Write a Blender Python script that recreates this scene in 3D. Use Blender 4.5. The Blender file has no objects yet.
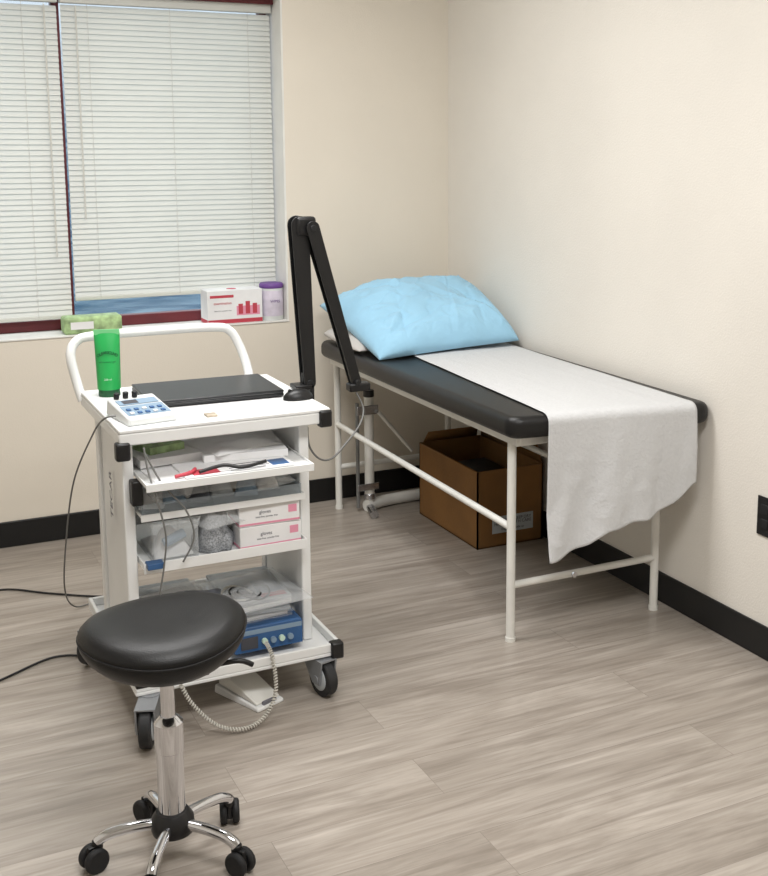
import bpy, bmesh, math, random
from mathutils import Vector, Matrix, noise, Euler
random.seed(7)
scene=bpy.context.scene
COL=scene.collection
try:
    scene.view_settings.view_transform='Standard'
    scene.view_settings.look='None'
except Exception: pass

# ------------------------------------------------------------ materials
def lin(c):
    return tuple(((v/255)/12.92 if v/255<=.04045 else (((v/255)+.055)/1.055)**2.4) for v in c)+(1.0,)
def mat(name,c,rough=.5,metal=0,bump=0,bscale=60,var=0,vscale=8,trans=0,alpha=1,coat=0,spec=.5,sheen=0,sub=0,transl=0):
    m=bpy.data.materials.new(name); m.use_nodes=True
    n=m.node_tree.nodes; l=m.node_tree.links; b=n['Principled BSDF']
    b.inputs['Base Color'].default_value=lin(c)
    b.inputs['Roughness'].default_value=rough
    b.inputs['Metallic'].default_value=metal
    b.inputs['Specular IOR Level'].default_value=spec
    b.inputs['Coat Weight'].default_value=coat
    b.inputs['Transmission Weight'].default_value=trans
    b.inputs['Alpha'].default_value=alpha
    b.inputs['Sheen Weight'].default_value=sheen
    tc=n.new('ShaderNodeTexCoord')
    if var>0:
        t=n.new('ShaderNodeTexNoise'); t.inputs['Scale'].default_value=vscale; t.inputs['Detail'].default_value=4
        l.new(tc.outputs['Object'],t.inputs['Vector'])
        r=n.new('ShaderNodeValToRGB'); r.color_ramp.elements[0].position=.3; r.color_ramp.elements[1].position=.7
        c0=lin(tuple(max(0,v*(1-var)) for v in c)); c1=lin(tuple(min(255,v*(1+var)) for v in c))
        r.color_ramp.elements[0].color=c0; r.color_ramp.elements[1].color=c1
        l.new(t.outputs['Fac'],r.inputs['Fac']); l.new(r.outputs['Color'],b.inputs['Base Color'])
    if bump>0:
        t=n.new('ShaderNodeTexNoise'); t.inputs['Scale'].default_value=bscale; t.inputs['Detail'].default_value=3
        l.new(tc.outputs['Object'],t.inputs['Vector'])
        bp=n.new('ShaderNodeBump'); bp.inputs['Strength'].default_value=bump; bp.inputs['Distance'].default_value=.01
        l.new(t.outputs['Fac'],bp.inputs['Height']); l.new(bp.outputs['Normal'],b.inputs['Normal'])
    if transl>0:
        out=n['Material Output']; tr=n.new('ShaderNodeBsdfTranslucent'); tr.inputs['Color'].default_value=lin(c)
        mx=n.new('ShaderNodeMixShader'); mx.inputs['Fac'].default_value=transl
        l.new(b.outputs['BSDF'],mx.inputs[1]); l.new(tr.outputs['BSDF'],mx.inputs[2]); l.new(mx.outputs['Shader'],out.inputs['Surface'])
    return m
M={}
M['wall_back']=mat('wall_paint_warm',(223,215,201),.85,bump=.10,bscale=220,var=.01,vscale=2)
M['wall_right']=mat('wall_paint_cream',(225,220,211),.8,bump=.16,bscale=150,var=.012,vscale=2)
M['ceiling']=mat('ceiling_tile',(235,233,228),.9,bump=.1,bscale=100)
M['base']=mat('black_baseboard',(11,11,12),.5,var=.1)
M['white']=mat('white_powder_coat',(233,234,233),.35,var=.012,vscale=5)
M['whiteframe']=mat('white_painted_steel',(226,225,219),.35,var=.03,vscale=6)
M['plastic_black']=mat('black_plastic',(14,14,16),.42,var=.1)
M['rubber']=mat('black_rubber',(20,20,22),.7,bump=.1)
M['wheelgray']=mat('dark_caster_rubber',(34,35,37),.6,var=.1,vscale=40)
M['vinyl']=mat('black_vinyl',(12,12,13),.38,bump=.15,bscale=320,spec=.45)
M['vinyl_seat']=mat('black_seat_vinyl',(9,9,10),.42,bump=.12,bscale=350,spec=.4)
M['chrome']=mat('chrome',(215,216,220),.07,metal=1)
M['steel']=mat('brushed_steel',(185,186,190),.25,metal=1,var=.08,vscale=20)
M['forkgray']=mat('gray_metal_fork',(150,153,157),.35,metal=.4,var=.05)
M['paper']=mat('exam_paper',(204,205,206),.85,bump=.22,bscale=110,var=.012,vscale=90)
M['sheet']=mat('white_sheet_paper',(232,232,232),.7,var=.03)
M['blue']=mat('blue_pillowcase',(152,198,224),.85,bump=.22,bscale=38,var=.03,vscale=6,sheen=.15)
M['pillow_white']=mat('white_pillowcase',(192,188,183),.9,bump=.2,bscale=20)
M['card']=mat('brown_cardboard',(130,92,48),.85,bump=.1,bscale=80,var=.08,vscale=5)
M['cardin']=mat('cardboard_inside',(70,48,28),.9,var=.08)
M['blind']=mat('cream_blind_slat',(228,228,221),.5,var=.01,transl=.38)
M['cord']=mat('blind_cord',(200,199,191),.8)
M['red']=mat('maroon_window_frame',(98,30,38),.5,var=.08)
M['green']=mat('green_bottle_plastic',(36,160,80),.3,var=.05)
M['greendark']=mat('dark_green_ink',(6,78,42),.5)
M['greenlight']=mat('light_green_band',(120,205,140),.45)
M['greenpack']=mat('pale_green_packet',(158,184,132),.6,var=.2,vscale=30)
M['purple']=mat('purple_lid',(104,66,138),.5,var=.05)
M['lilac']=mat('lilac_white_label',(212,204,218),.5,var=.05,vscale=30)
M['laptop']=mat('dark_laptop_lid',(24,26,29),.35,var=.08,vscale=40)
M['ltsilver']=mat('silver_edge',(95,96,98),.35,metal=.7)
M['devblue']=mat('blue_device_panel',(52,92,140),.45,var=.08)
M['devwhite']=mat('ivory_device_shell',(218,221,220),.45,var=.02)
M['grayblue']=mat('gray_blue_panel',(130,152,172),.5)
M['graycase']=mat('gray_case_shell',(180,186,190),.5,var=.04)
M['pink']=mat('pink_print',(226,150,172),.6)
M['redprint']=mat('red_print',(190,66,80),.6)
M['ink']=mat('dark_ink',(70,70,76),.7)
M['inkgray']=mat('gray_ink',(120,120,128),.7)
M['inkwhite']=mat('white_ink',(205,228,210),.6)
M['clear']=mat('clear_plastic',(232,236,238),.10,alpha=.18,var=.02)
M['cleartray']=mat('pale_blue_translucent_plastic',(200,214,226),.2,alpha=.28,var=.03)
M['pouch']=mat('clear_pouch_film',(232,235,237),.10,alpha=.28,var=.02,vscale=30,bump=.35,bscale=55,spec=.9)
M['mesh']=mat('gray_mesh_bag',(142,145,149),.5,var=.3,vscale=220)
M['cable_white']=mat('ivory_cable',(200,197,188),.5)
M['cable_gray']=mat('gray_cable',(110,110,108),.5)
M['cable_black']=mat('black_cable',(22,22,24),.5)
M['tan']=mat('tan_packet',(170,158,142),.7,var=.2,vscale=25)
M['darkpack']=mat('dark_gray_packet',(84,88,96),.5,var=.3,vscale=40)
M['glass']=mat('window_glass',(220,230,235),.03,alpha=.12)
M['sill']=mat('white_sill',(224,223,218),.6,var=.02)

def floor_mat():
    m=bpy.data.materials.new('gray_wood_planks'); m.use_nodes=True
    n=m.node_tree.nodes; l=m.node_tree.links; b=n['Principled BSDF']
    tc=n.new('ShaderNodeTexCoord')
    br=n.new('ShaderNodeTexBrick'); br.offset=.37; br.offset_frequency=2; br.squash=1
    br.inputs['Scale'].default_value=1; br.inputs['Brick Width'].default_value=1.22; br.inputs['Row Height'].default_value=.185
    br.inputs['Mortar Size'].default_value=.0008; br.inputs['Mortar Smooth'].default_value=.5; br.inputs['Bias'].default_value=0
    br.inputs['Color1'].default_value=lin((157,149,140)); br.inputs['Color2'].default_value=lin((173,165,156)); br.inputs['Mortar'].default_value=lin((128,120,112))
    l.new(tc.outputs['Object'],br.inputs['Vector'])
    def noisemul(src,scale,nscale,detail,rough,dist,lo,hi,p0,p1,fac,off):
        mp=n.new('ShaderNodeMapping'); mp.inputs['Scale'].default_value=scale
        l.new(tc.outputs['Object'],mp.inputs['Vector'])
        add=n.new('ShaderNodeVectorMath'); add.operation='MULTIPLY_ADD'
        l.new(br.outputs['Color'],add.inputs[0]); add.inputs[1].default_value=off; l.new(mp.outputs['Vector'],add.inputs[2])
        g=n.new('ShaderNodeTexNoise'); g.inputs['Scale'].default_value=nscale; g.inputs['Detail'].default_value=detail; g.inputs['Roughness'].default_value=rough; g.inputs['Distortion'].default_value=dist
        l.new(add.outputs['Vector'],g.inputs['Vector'])
        r=n.new('ShaderNodeValToRGB'); e=r.color_ramp.elements; e[0].position=p0; e[0].color=lo; e[1].position=p1; e[1].color=hi
        l.new(g.outputs['Fac'],r.inputs['Fac'])
        mx=n.new('ShaderNodeMix'); mx.data_type='RGBA'; mx.blend_type='MULTIPLY'; mx.inputs['Factor'].default_value=fac
        l.new(src,mx.inputs['A']); l.new(r.outputs['Color'],mx.inputs['B'])
        return mx.outputs['Result'],g
    c,g=noisemul(br.outputs['Color'],(1.3,20,1),1.3,10,.62,1.2,(.56,.53,.50,1),(1.14,1.14,1.14,1),.33,.62,.62,(137,93,11))
    c,g2=noisemul(c,(.8,4.5,1),1.2,5,.6,2.6,(.72,.69,.66,1),(1.12,1.12,1.12,1),.33,.66,.68,(61,47,5))
    c,g3=noisemul(c,(4,90,1),1.5,4,.6,.2,(.85,.84,.83,1),(1.05,1.05,1.05,1),.35,.62,.5,(31,27,5))
    l.new(c,b.inputs['Base Color'])
    b.inputs['Roughness'].default_value=.32
    b.inputs['Specular IOR Level'].default_value=.55
    bp=n.new('ShaderNodeBump'); bp.inputs['Strength'].default_value=.08; bp.inputs['Distance'].default_value=.004
    l.new(g.outputs['Fac'],bp.inputs['Height']); l.new(bp.outputs['Normal'],b.inputs['Normal'])
    return m
M['floor']=floor_mat()

# ------------------------------------------------------------ builder
class B:
    def __init__(s): s.v=[];s.f=[];s.mi=[];s.mats=[]
    def m(s,k):
        if k not in s.mats: s.mats.append(k)
        return s.mats.index(k)
    def add(s,vs,fs,k,X=None):
        o=len(s.v); i=s.m(k)
        for p in vs:
            p=Vector(p)
            if X is not None: p=X@p
            s.v.append(p)
        for f in fs: s.f.append([a+o for a in f]); s.mi.append(i)
        return s
    def box(s,x0,x1,y0,y1,z0,z1,k,X=None):
        vs=[(x0,y0,z0),(x1,y0,z0),(x1,y1,z0),(x0,y1,z0),(x0,y0,z1),(x1,y0,z1),(x1,y1,z1),(x0,y1,z1)]
        fs=[(0,3,2,1),(4,5,6,7),(0,1,5,4),(1,2,6,5),(2,3,7,6),(3,0,4,7)]
        return s.add(vs,fs,k,X)
    def cyl(s,p0,p1,r0,k,r1=None,n=20,X=None):
        r1=r0 if r1 is None else r1
        p0=Vector(p0);p1=Vector(p1);d=(p1-p0).normalized()
        a=d.orthogonal().normalized();b=d.cross(a)
        vs=[];fs=[]
        for p,r in((p0,r0),(p1,r1)):
            for i in range(n):
                t=2*math.pi*i/n; vs.append(p+a*math.cos(t)*r+b*math.sin(t)*r)
        for i in range(n):
            j=(i+1)%n; fs.append((i,j,n+j,n+i))
        fs.append(tuple(reversed(range(n)))); fs.append(tuple(range(n,2*n)))
        return s.add(vs,fs,k,X)
    def sweep(s,pts,r,k,n=10,smooth=0,X=None,closed=False,flat=1.0):
        P=[Vector(p) for p in pts]
        if smooth: P=catmull(P,smooth)
        vs=[];fs=[];N=len(P)
        prev=None
        for i,p in enumerate(P):
            t=(P[min(i+1,N-1)]-P[max(i-1,0)])
            if t.length<1e-9: t=Vector((0,0,1))
            t.normalize()
            if prev is None: a=t.orthogonal().normalized()
            else:
                a=prev-t*prev.dot(t)
                a=a.normalized() if a.length>1e-6 else t.orthogonal().normalized()
            prev=a; b=t.cross(a)
            for q in range(n):
                w=2*math.pi*q/n; vs.append(p+a*math.cos(w)*r+b*math.sin(w)*r*flat)
        for i in range(N-1):
            for q in range(n):
                j=(q+1)%n; fs.append((i*n+q,i*n+j,(i+1)*n+j,(i+1)*n+q))
        fs.append(tuple(reversed(range(n)))); fs.append(tuple(range((N-1)*n,N*n)))
        return s.add(vs,fs,k,X)
    def lathe(s,prof,c,k,n=32,X=None):
        vs=[];fs=[];c=Vector(c)
        for (r,z) in prof:
            for i in range(n):
                t=2*math.pi*i/n; vs.append(c+Vector((r*math.cos(t),r*math.sin(t),z)))
        for a in range(len(prof)-1):
            for i in range(n):
                j=(i+1)%n; fs.append((a*n+i,a*n+j,(a+1)*n+j,(a+1)*n+i))
        fs.append(tuple(reversed(range(n)))); L=len(prof)-1; fs.append(tuple(range(L*n,(L+1)*n)))
        return s.add(vs,fs,k,X)
    def grid(s,fn,nu,nv,k,X=None,closed=False):
        vs=[fn(i/nu,j/nv) for j in range(nv+1) for i in range(nu+1)]
        fs=[(j*(nu+1)+i,j*(nu+1)+i+1,(j+1)*(nu+1)+i+1,(j+1)*(nu+1)+i) for j in range(nv) for i in range(nu)]
        return s.add(vs,fs,k,X)
    def make(s,name,T=None,bevel=0,solid=0,sub=0,ang=.7,world=True,label=None,seg=2,weld=False):
        base=Vector(T.location) if (T is not None and world) else Vector((0,0,0))
        vs=[v-base for v in s.v]
        lo=Vector((min(v.x for v in vs),min(v.y for v in vs),min(v.z for v in vs)))
        hi=Vector((max(v.x for v in vs),max(v.y for v in vs),max(v.z for v in vs)))
        c=(lo+hi)/2
        if T is None: c.z=lo.z
        me=bpy.data.meshes.new(name); me.from_pydata([v-c for v in vs],[],s.f)
        for k in s.mats: me.materials.append(M[k])
        me.polygons.foreach_set('material_index',s.mi)
        bm=bmesh.new(); bm.from_mesh(me)
        if weld: bmesh.ops.remove_doubles(bm,verts=bm.verts,dist=1e-5)
        bmesh.ops.recalc_face_normals(bm,faces=bm.faces); bm.to_mesh(me); bm.free()
        me.shade_smooth(); me.set_sharp_from_angle(angle=ang)
        o=bpy.data.objects.new(name,me); COL.objects.link(o); o.location=c
        if T is not None: o.parent=T
        if solid:
            q=o.modifiers.new('solid','SOLIDIFY'); q.thickness=solid; q.offset=0
        if bevel:
            q=o.modifiers.new('bevel','BEVEL'); q.width=bevel; q.segments=seg; q.limit_method='ANGLE'; q.angle_limit=.7
        if sub:
            q=o.modifiers.new('sub','SUBSURF'); q.levels=sub; q.render_levels=sub
        if label: o['label']=label
        return o
def catmull(P,k):
    out=[];N=len(P)
    for i in range(N-1):
        p0=P[max(i-1,0)];p1=P[i];p2=P[i+1];p3=P[min(i+2,N-1)]
        for j in range(k):
            t=j/k
            out.append(.5*((2*p1)+(p2-p0)*t+(2*p0-5*p1+4*p2-p3)*t*t+(3*p1-p0-3*p2+p3)*t**3))
    out.append(P[-1]); return out
def thing(name,label,cat,loc=(0,0,0),rz=0):
    e=bpy.data.objects.new(name,None); COL.objects.link(e); e.location=loc; e.rotation_euler=(0,0,rz); e.empty_display_size=.1
    e['label']=label; e['category']=cat; return e
def tag(o,label,cat): o['label']=label; o['category']=cat; return o
def struct(o): o['kind']='structure'; return o
def text(body,size,Mx,k,name,T,world=True,sx=1,bold=0):
    cu=bpy.data.curves.new('t','FONT'); cu.body=body; cu.size=size; cu.extrude=.0003; cu.offset=bold; cu.align_x='CENTER'; cu.align_y='CENTER'; cu.space_line=.85
    to=bpy.data.objects.new('t',cu); COL.objects.link(to)
    bpy.context.view_layer.update()
    me=bpy.data.meshes.new_from_object(to.evaluated_get(bpy.context.evaluated_depsgraph_get()))
    bpy.data.objects.remove(to,do_unlink=True)
    base=Vector(T.location) if world else Vector((0,0,0))
    me.transform(Mx@Matrix.Diagonal((sx,1,1,1)))
    me.transform(Matrix.Translation(-base))
    me.materials.clear(); me.materials.append(M[k])
    o=bpy.data.objects.new(name,me); COL.objects.link(o); o.parent=T
    return o
def facing_front(x,y,z):
    return Matrix.Translation((x,y,z))@Matrix.Rotation(math.pi/2,4,'X')
def facing_left(x,y,z,roll=0):
    return Matrix.Translation((x,y,z))@Matrix.Rotation(-math.pi/2,4,'Z')@Matrix.Rotation(math.pi/2,4,'X')@Matrix.Rotation(roll,4,'Z')

# ------------------------------------------------------------ room shell
YW=4.83; XW=2.472; XL=-1.5; YF=-1.4; ZC=2.7; T_=.24
b=B(); b.box(XL-.2,XW+.2,YF-.2,YW+T_,-.1,0,'floor'); o=b.make('floor')
def reorigin(o):
    o.data.transform(Matrix.Translation(o.location)); o.location=(0,0,0)
reorigin(o); struct(o)
o=B().box(XL-.2,XW+.2,YF-.2,YW+T_,ZC,ZC+.1,'ceiling').make('ceiling'); struct(o)
WX0,WX1,WZ0,WZ1=-.35,1.69,.835,2.215
b=B()
b.box(XL,WX0,YW,YW+T_,0,ZC,'wall_back'); b.box(WX1,XW,YW,YW+T_,0,ZC,'wall_back')
b.box(WX0,WX1,YW,YW+T_,0,WZ0,'wall_back'); b.box(WX0,WX1,YW,YW+T_,WZ1,ZC,'wall_back')
struct(b.make('wall_back'))
struct(B().box(XW,XW+.15,YF,YW+T_,0,ZC,'wall_right').make('wall_right'))
struct(B().box(XL-.15,XL,YF,YW+T_,0,ZC,'wall_right').make('wall_left'))
struct(B().box(XL,XW,YF-.15,YF,0,ZC,'wall_right').make('wall_front'))
struct(B().box(XL,XW-.010,YW-.012,YW,0,.105,'base').make('baseboard_back',bevel=.003))
struct(B().box(XW-.010,XW,YF,YW,0,.108,'base').make('baseboard_right',bevel=.003))
struct(B().box(XL,XL+.013,YF,YW-.013,0,.105,'base').make('baseboard_left',bevel=.003))
b=B(); b.box(WX0,WX1,YW-.004,YW+.18,WZ0-.001,WZ0+.006,'sill')
struct(b.make('trim_1',bevel=.002))
b=B(); b.box(WX1-.008,WX1+.0,YW+.001,YW+.18,WZ0+.006,WZ1,'sill'); b.box(WX0,WX1-.008,YW+.001,YW+.18,WZ1-.008,WZ1,'sill')
struct(b.make('trim_2'))
W=bpy.data.objects.new('window_1',None); COL.objects.link(W); W.location=(.67,YW+.2,WZ0); W['kind']='structure'
b=B(); y0,y1=YW+.165,YW+.215
b.box(WX0,WX1-.008,y0,y1,WZ0+.006,WZ0+.050,'red'); b.box(WX0,WX1-.008,y0-.08,y1,WZ1-.030,WZ1-.008,'red')
for x in (WX0,.784,WX1-.045): b.box(x,x+.030,y0,y1,WZ0+.04,WZ1-.03,'red')
b.make('window_frame',W,bevel=.003)
B().box(WX0+.01,WX1-.02,YW+.19,YW+.194,WZ0+.03,WZ1-.04,'glass').make('window_glass',W)

# blinds
def blind(x0,x1,zb,zt,label):
    T=thing('window_blind',label,'window blind',((x0+x1)/2,YW+.12,zb))
    yc=YW+.115
    B().box(x0,x1,yc-.018,yc+.016,zt-.036,zt,'blind').make('headrail',T,bevel=.002)
    b=B(); pitch=.0215; z=zb+.028; tilt=math.radians(61)
    while z<zt-.04:
        n=4; w=.0132; vs=[];fs=[]
        for xi,x in enumerate((x0+.003,x1-.003)):
            for i in range(n+1):
                t=(i/n*2-1); h=.0018*(1-t*t); yy=w*t
                vs.append((x, yc+yy*math.cos(tilt)-h*math.sin(tilt), z+yy*math.sin(tilt)+h*math.cos(tilt)))
        for i in range(n): fs.append((i,i+1,n+1+i+1,n+1+i))
        b.add(vs,fs,'blind'); z+=pitch
    b.make('slats',T)
    B().box(x0+.003,x1-.003,yc-.011,yc+.011,zb,zb+.016,'blind').make('bottom_rail',T,bevel=.003)
    b=B(); L=x1-x0
    for q in (.12,.5,.88): b.cyl((x0+L*q,yc-.0135,zb+.01),(x0+L*q,yc-.0135,zt-.03),.0009,'cord',n=6)
    b.make('ladder_cord',T)
    return T
bl=blind(-.33,.798,.895,2.186,'cream mini blind lowered nearly to the window sill')
B().cyl((.745,YW+.088,1.15),(.745,YW+.088,2.14),.0025,'cord',n=8).make('tilt_wand',bl)
br=blind(.808,1.674,.965,2.186,'cream mini blind stopping a little above the window frame')
B().cyl((.865,YW+.088,1.3),(.865,YW+.088,2.14),.0025,'cord',n=8).make('tilt_wand',br)

# outlet
T=thing('wall_outlet','black wall outlet plate above the baseboard','outlet',(XW,2.665,.455))
B().box(XW-.006,XW,2.618,2.695,.395,.52,'plastic_black').make('cover_plate',T,bevel=.002)
for z in (.417,.465): B().box(XW-.009,XW-.004,2.645,2.677,z,z+.033,'rubber').make('socket',T,bevel=.003)

# ------------------------------------------------------------ exam table
T=thing('exam_table','white steel exam table with black padded vinyl top','exam table',(2.12,3.9,0))
px0,px1,pz0,pz1=1.766,2.4695,.698,.770
def rrect(x0,x1,y0,y1,r,n=6):
    out=[]
    for cx,cy,a0 in((x1-r,y0+r,-90),(x1-r,y1-r,0),(x0+r,y1-r,90),(x0+r,y0+r,180)):
        for i in range(n+1):
            a=math.radians(a0+90*i/n); out.append((cx+r*math.cos(a),cy+r*math.sin(a)))
    return out
def slab(b,x0,x1,y0,y1,z0,z1,r,k,edge=.02,X=None,ns=5,skew=None):
    prof=[(edge*(1-math.sin(math.pi/2*i/ns)),z0+edge*(1-math.cos(math.pi/2*i/ns))) for i in range(ns+1)]+[(edge*(1-math.cos(math.pi/2*i/ns)),z1-edge+edge*math.sin(math.pi/2*i/ns)) for i in range(ns+1)]
    vs=[];fs=[];n=None
    for ins,z in prof:
        R=rrect(x0+ins,x1-ins,y0+ins,y1-ins,max(r-ins,.002),10); n=len(R)
        vs+= [(x,y+(skew(x,y) if skew else 0),z) for x,y in R]
    for a in range(len(prof)-1):
        for i in range(n):
            j=(i+1)%n; fs.append((a*n+i,a*n+j,(a+1)*n+j,(a+1)*n+i))
    fs.append(tuple(reversed(range(n)))); fs.append(tuple(range((len(prof)-1)*n,len(prof)*n)))
    b.add(vs,fs,k,X)
SK=lambda x,y: -.105*(x-px0)/(px1-px0) if y<3.5 else 0
PYF=3.026; PE=.026
b=B(); slab(b,px0,px1,PYF,4.68,pz0,pz1,.045,'vinyl',edge=PE,skew=SK); b.make('padded_top',T,ang=.9)
fx0,fx1,fy0,fy1=1.825,2.40,3.12,4.70
b=B()
for x in (fx0,fx1): b.box(x-.013,x+.013,3.07,4.67,.664,.699,'whiteframe')
for y in (3.08,3.9,4.66): b.box(fx0,fx1,y-.012,y+.012,.664,.697,'whiteframe')
b.make('upper_frame',T,bevel=.004)
for x,y in((fx0,fy0),(fx1,fy0),(fx0+.03,fy1-.01),(fx1,fy1-.01)):
    b=B(); b.cyl((x,y,.012),(x,y,.667),.0145,'whiteframe',n=20); b.cyl((x,y,0),(x,y,.014),.017,'whiteframe',n=20); b.make('leg',T)
b=B(); b.cyl((fx0,fy0,.19),(fx1,fy0,.19),.012,'whiteframe'); b.cyl((2.06,fy0-.010,.19),(2.06,fy0-.018,.19),.010,'chrome',n=6); b.make('end_stretcher',T)
B().cyl((fx0+.03,fy1-.01,.19),(fx1,fy1-.01,.19),.012,'whiteframe').make('end_stretcher',T)
B().cyl((fx0,fy0,.385),(fx0+.028,fy1-.01,.385),.012,'whiteframe').make('side_rail',T)
B().cyl((fx1,fy0,.385),(fx1,fy1-.01,.385),.012,'whiteframe').make('side_rail',T)

def paperpt(u,v):
    R=PE+.004
    x00=1.888+ .517*u
    yf=PYF+SK(x00,3.0)
    yc_=yf+PE; zc_=pz1-PE
    Ltop=4.34-yc_
    arc=R*math.pi/2
    hang=.430-.185*u+.016*math.sin(u*9+1)+.02*math.sin(u*3.1)+.004*math.sin(u*31)
    s=v*(Ltop+arc+hang)
    if s<Ltop:
        y=4.34-s; k=(y-3.0)/1.3
        x=x00+k*(.078*(1-u)+.030*u)
        z=zc_+R+.002*max(0,noise.noise(Vector((x*5,y*3,2))))+.0018*max(0,noise.noise(Vector((x*25,y*4,5))))**.8 if noise.noise(Vector((x*25,y*4,5)))>0 else zc_+R+.002*max(0,noise.noise(Vector((x*5,y*3,2))))
        return (x,y,z)
    if s<Ltop+arc:
        a=(s-Ltop)/R; return (x00,yc_-R*math.sin(a),zc_+R*math.cos(a))
    d=s-Ltop-arc
    q=min(1,d*4)
    w=.014*math.sin(u*8+1)*q+.006*math.sin(u*23+d*9)*q+.006*abs(math.sin((u*3.0+d*2.2)*3.1))*q+.004*abs(noise.noise(Vector((u*9,d*16,1))))*q
    y=yc_-R-d*.06+w-.03*max(0,d-.22)*(1-u)
    y=min(y,yc_-R)
    xx=x00+.03*d*(u-.35)
    return (xx,y,zc_-d)
b=B(); b.grid(paperpt,72,220,'paper')
tag(b.make('exam_table_paper',solid=.0006,ang=3),'white disposable paper strip draped over the exam table end','paper sheet')

# pillows
def pillow(name,FL,FR,BR,BL,th,k,label,puff_lo=.5,seed=0,wr=.012,nu=120,nv=90,pinch=.10,pw=.5,folds=(),rc=.10,crk=0):
    FL,FR,BR,BL=map(Vector,(FL,FR,BR,BL))
    b=B()
    nrm=((FR-FL).cross(BL-FL)).normalized()
    def fn(sign):
        def g(u,v):
            U=u*2-1;V=v*2-1
            k_=1-rc*(U*U*V*V)**1.5
            U2=U*(1-pinch*(1-V*V)*abs(U)**2*.5)*k_; V2=V*(1-pinch*(1-U*U)*abs(V)**2*.6)*k_
            uu=(U2+1)/2; vv=(V2+1)/2
            p=FL.lerp(FR,uu).lerp(BL.lerp(BR,uu),vv)
            h=(max(0,1-abs(U)**2.6)*max(0,1-abs(V)**2.6))**pw
            w=noise.noise(Vector((U*1.3+seed,V*1.1,seed)))*wr+ .006*noise.noise(Vector((U*4+seed,V*3,seed*2)))
            if crk:
                a=noise.noise(Vector((U*2.6+seed,V*3.4+U,seed+4)))
                w+=crk*math.exp(-abs(a)*14)
                a=noise.noise(Vector((U*3.4-V+seed,V*2.2,seed+9)))
                w-=crk*.8*math.exp(-abs(a)*16)
            for (ax,ay,bx,by,wd,am) in folds:
                dx,dy=bx-ax,by-ay; L2=dx*dx+dy*dy
                wig=.04*math.sin(U*9+V*7+ax*5)
                t=max(0,min(1,((U-ax)*dx+(V-ay)*dy)/L2)); q=math.hypot(U-ax-t*dx,V-ay-t*dy+wig*t)
                w+=am*math.exp(-q/wd)*math.sin(math.pi*(.15+.85*t))
            edge=min(1,(1-max(abs(U),abs(V)))*4)
            s=1 if sign>0 else -puff_lo
            return p+nrm*(h*th*s+(w*edge if sign>0 else 0))
        return g
    b.grid(fn(1),nu,nv,k); b.grid(fn(-1),nu,nv,k)
    o=b.make(name,ang=3.2,weld=True)
    return tag(o,label,'pillow')
pillow('pillow',(1.745,4.22,.785),(2.36,4.30,.785),(2.36,4.68,.80),(1.755,4.68,.80),.065,'pillow_white','white pillow lying under the blue pillow',.12,seed=5)
pillow('pillow',(1.785,4.08,.772),(2.455,4.12,.795),(2.462,4.56,.965),(1.775,4.72,.915),.140,'blue','light blue pillow with creased pillowcase on exam table',.1,seed=2,wr=.030,pw=.5,rc=.03,crk=.007,
  folds=((-1,-1,.0,.2,.07,.018),(-.95,-.8,.2,-.4,.05,-.014),(-.6,-1,-.3,.3,.05,-.014),(.1,-1,.35,.2,.05,.014),(.9,-.9,.0,.3,.07,.016),(.95,-.6,.2,.45,.05,-.014),(.9,.8,.1,.2,.06,.014),(-.9,.7,-.1,.2,.05,-.016),(-.5,.9,.0,-.1,.05,.012),(.5,-.9,.65,.6,.04,-.010)))

# ------------------------------------------------------------ cardboard box
T=thing('cardboard_box','open brown cardboard box on the floor under exam table','cardboard box',(2.30,4.19,0))
x0,x1,y0,y1,h,t=2.142,2.445,3.93,4.46,.32,.006
b=B()
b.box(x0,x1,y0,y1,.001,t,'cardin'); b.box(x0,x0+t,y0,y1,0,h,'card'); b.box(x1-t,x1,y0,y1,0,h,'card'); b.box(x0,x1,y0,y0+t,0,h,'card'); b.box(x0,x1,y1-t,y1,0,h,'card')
b.make('box_body',T)
for nm,vs in (('flap',[(x0,y0+.01,h),(x0,y1-.01,h),(x0+.07,y1-.03,h-.08),(x0+.07,y0+.03,h-.08)]),
              ('flap',[(x1,y0+.01,h),(x1,y1-.01,h),(x1-.02,y1-.03,h+.10),(x1-.02,y0+.03,h+.10)]),
              ('flap',[(x0+.02,y1,h),(x1-.02,y1,h),(x1-.03,y1-.03,h+.05),(x0+.03,y1-.03,h+.05)]),
              ('flap',[(x0+.01,y0,h),(x1-.01,y0,h),(x1-.03,y0+.07,h-.10),(x0+.03,y0+.07,h-.10)])):
    B().add(vs,[(0,1,2,3)],'card').make(nm,T,solid=.005)
b=B(); b.box(2.21,2.40,y0-.001,y0,.055,.125,'graycase'); b.make('printed_label',T,label='pale printed shipping label')
text('CAUTION  KEEP DRY\nHANDLE WITH CARE',.018,facing_front(2.305,y0-.0015,.100),'ink','label_lettering',T)
text('fragile  this side up',.014,facing_front(2.305,y0-.0015,.070),'ink','label_lettering',T)
o=B().box(2.19,2.40,4.03,4.33,.008,.26,'plastic_black').make('equipment_case',bevel=.02)
tag(o,'black case stored inside the open cardboard box','case')

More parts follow.
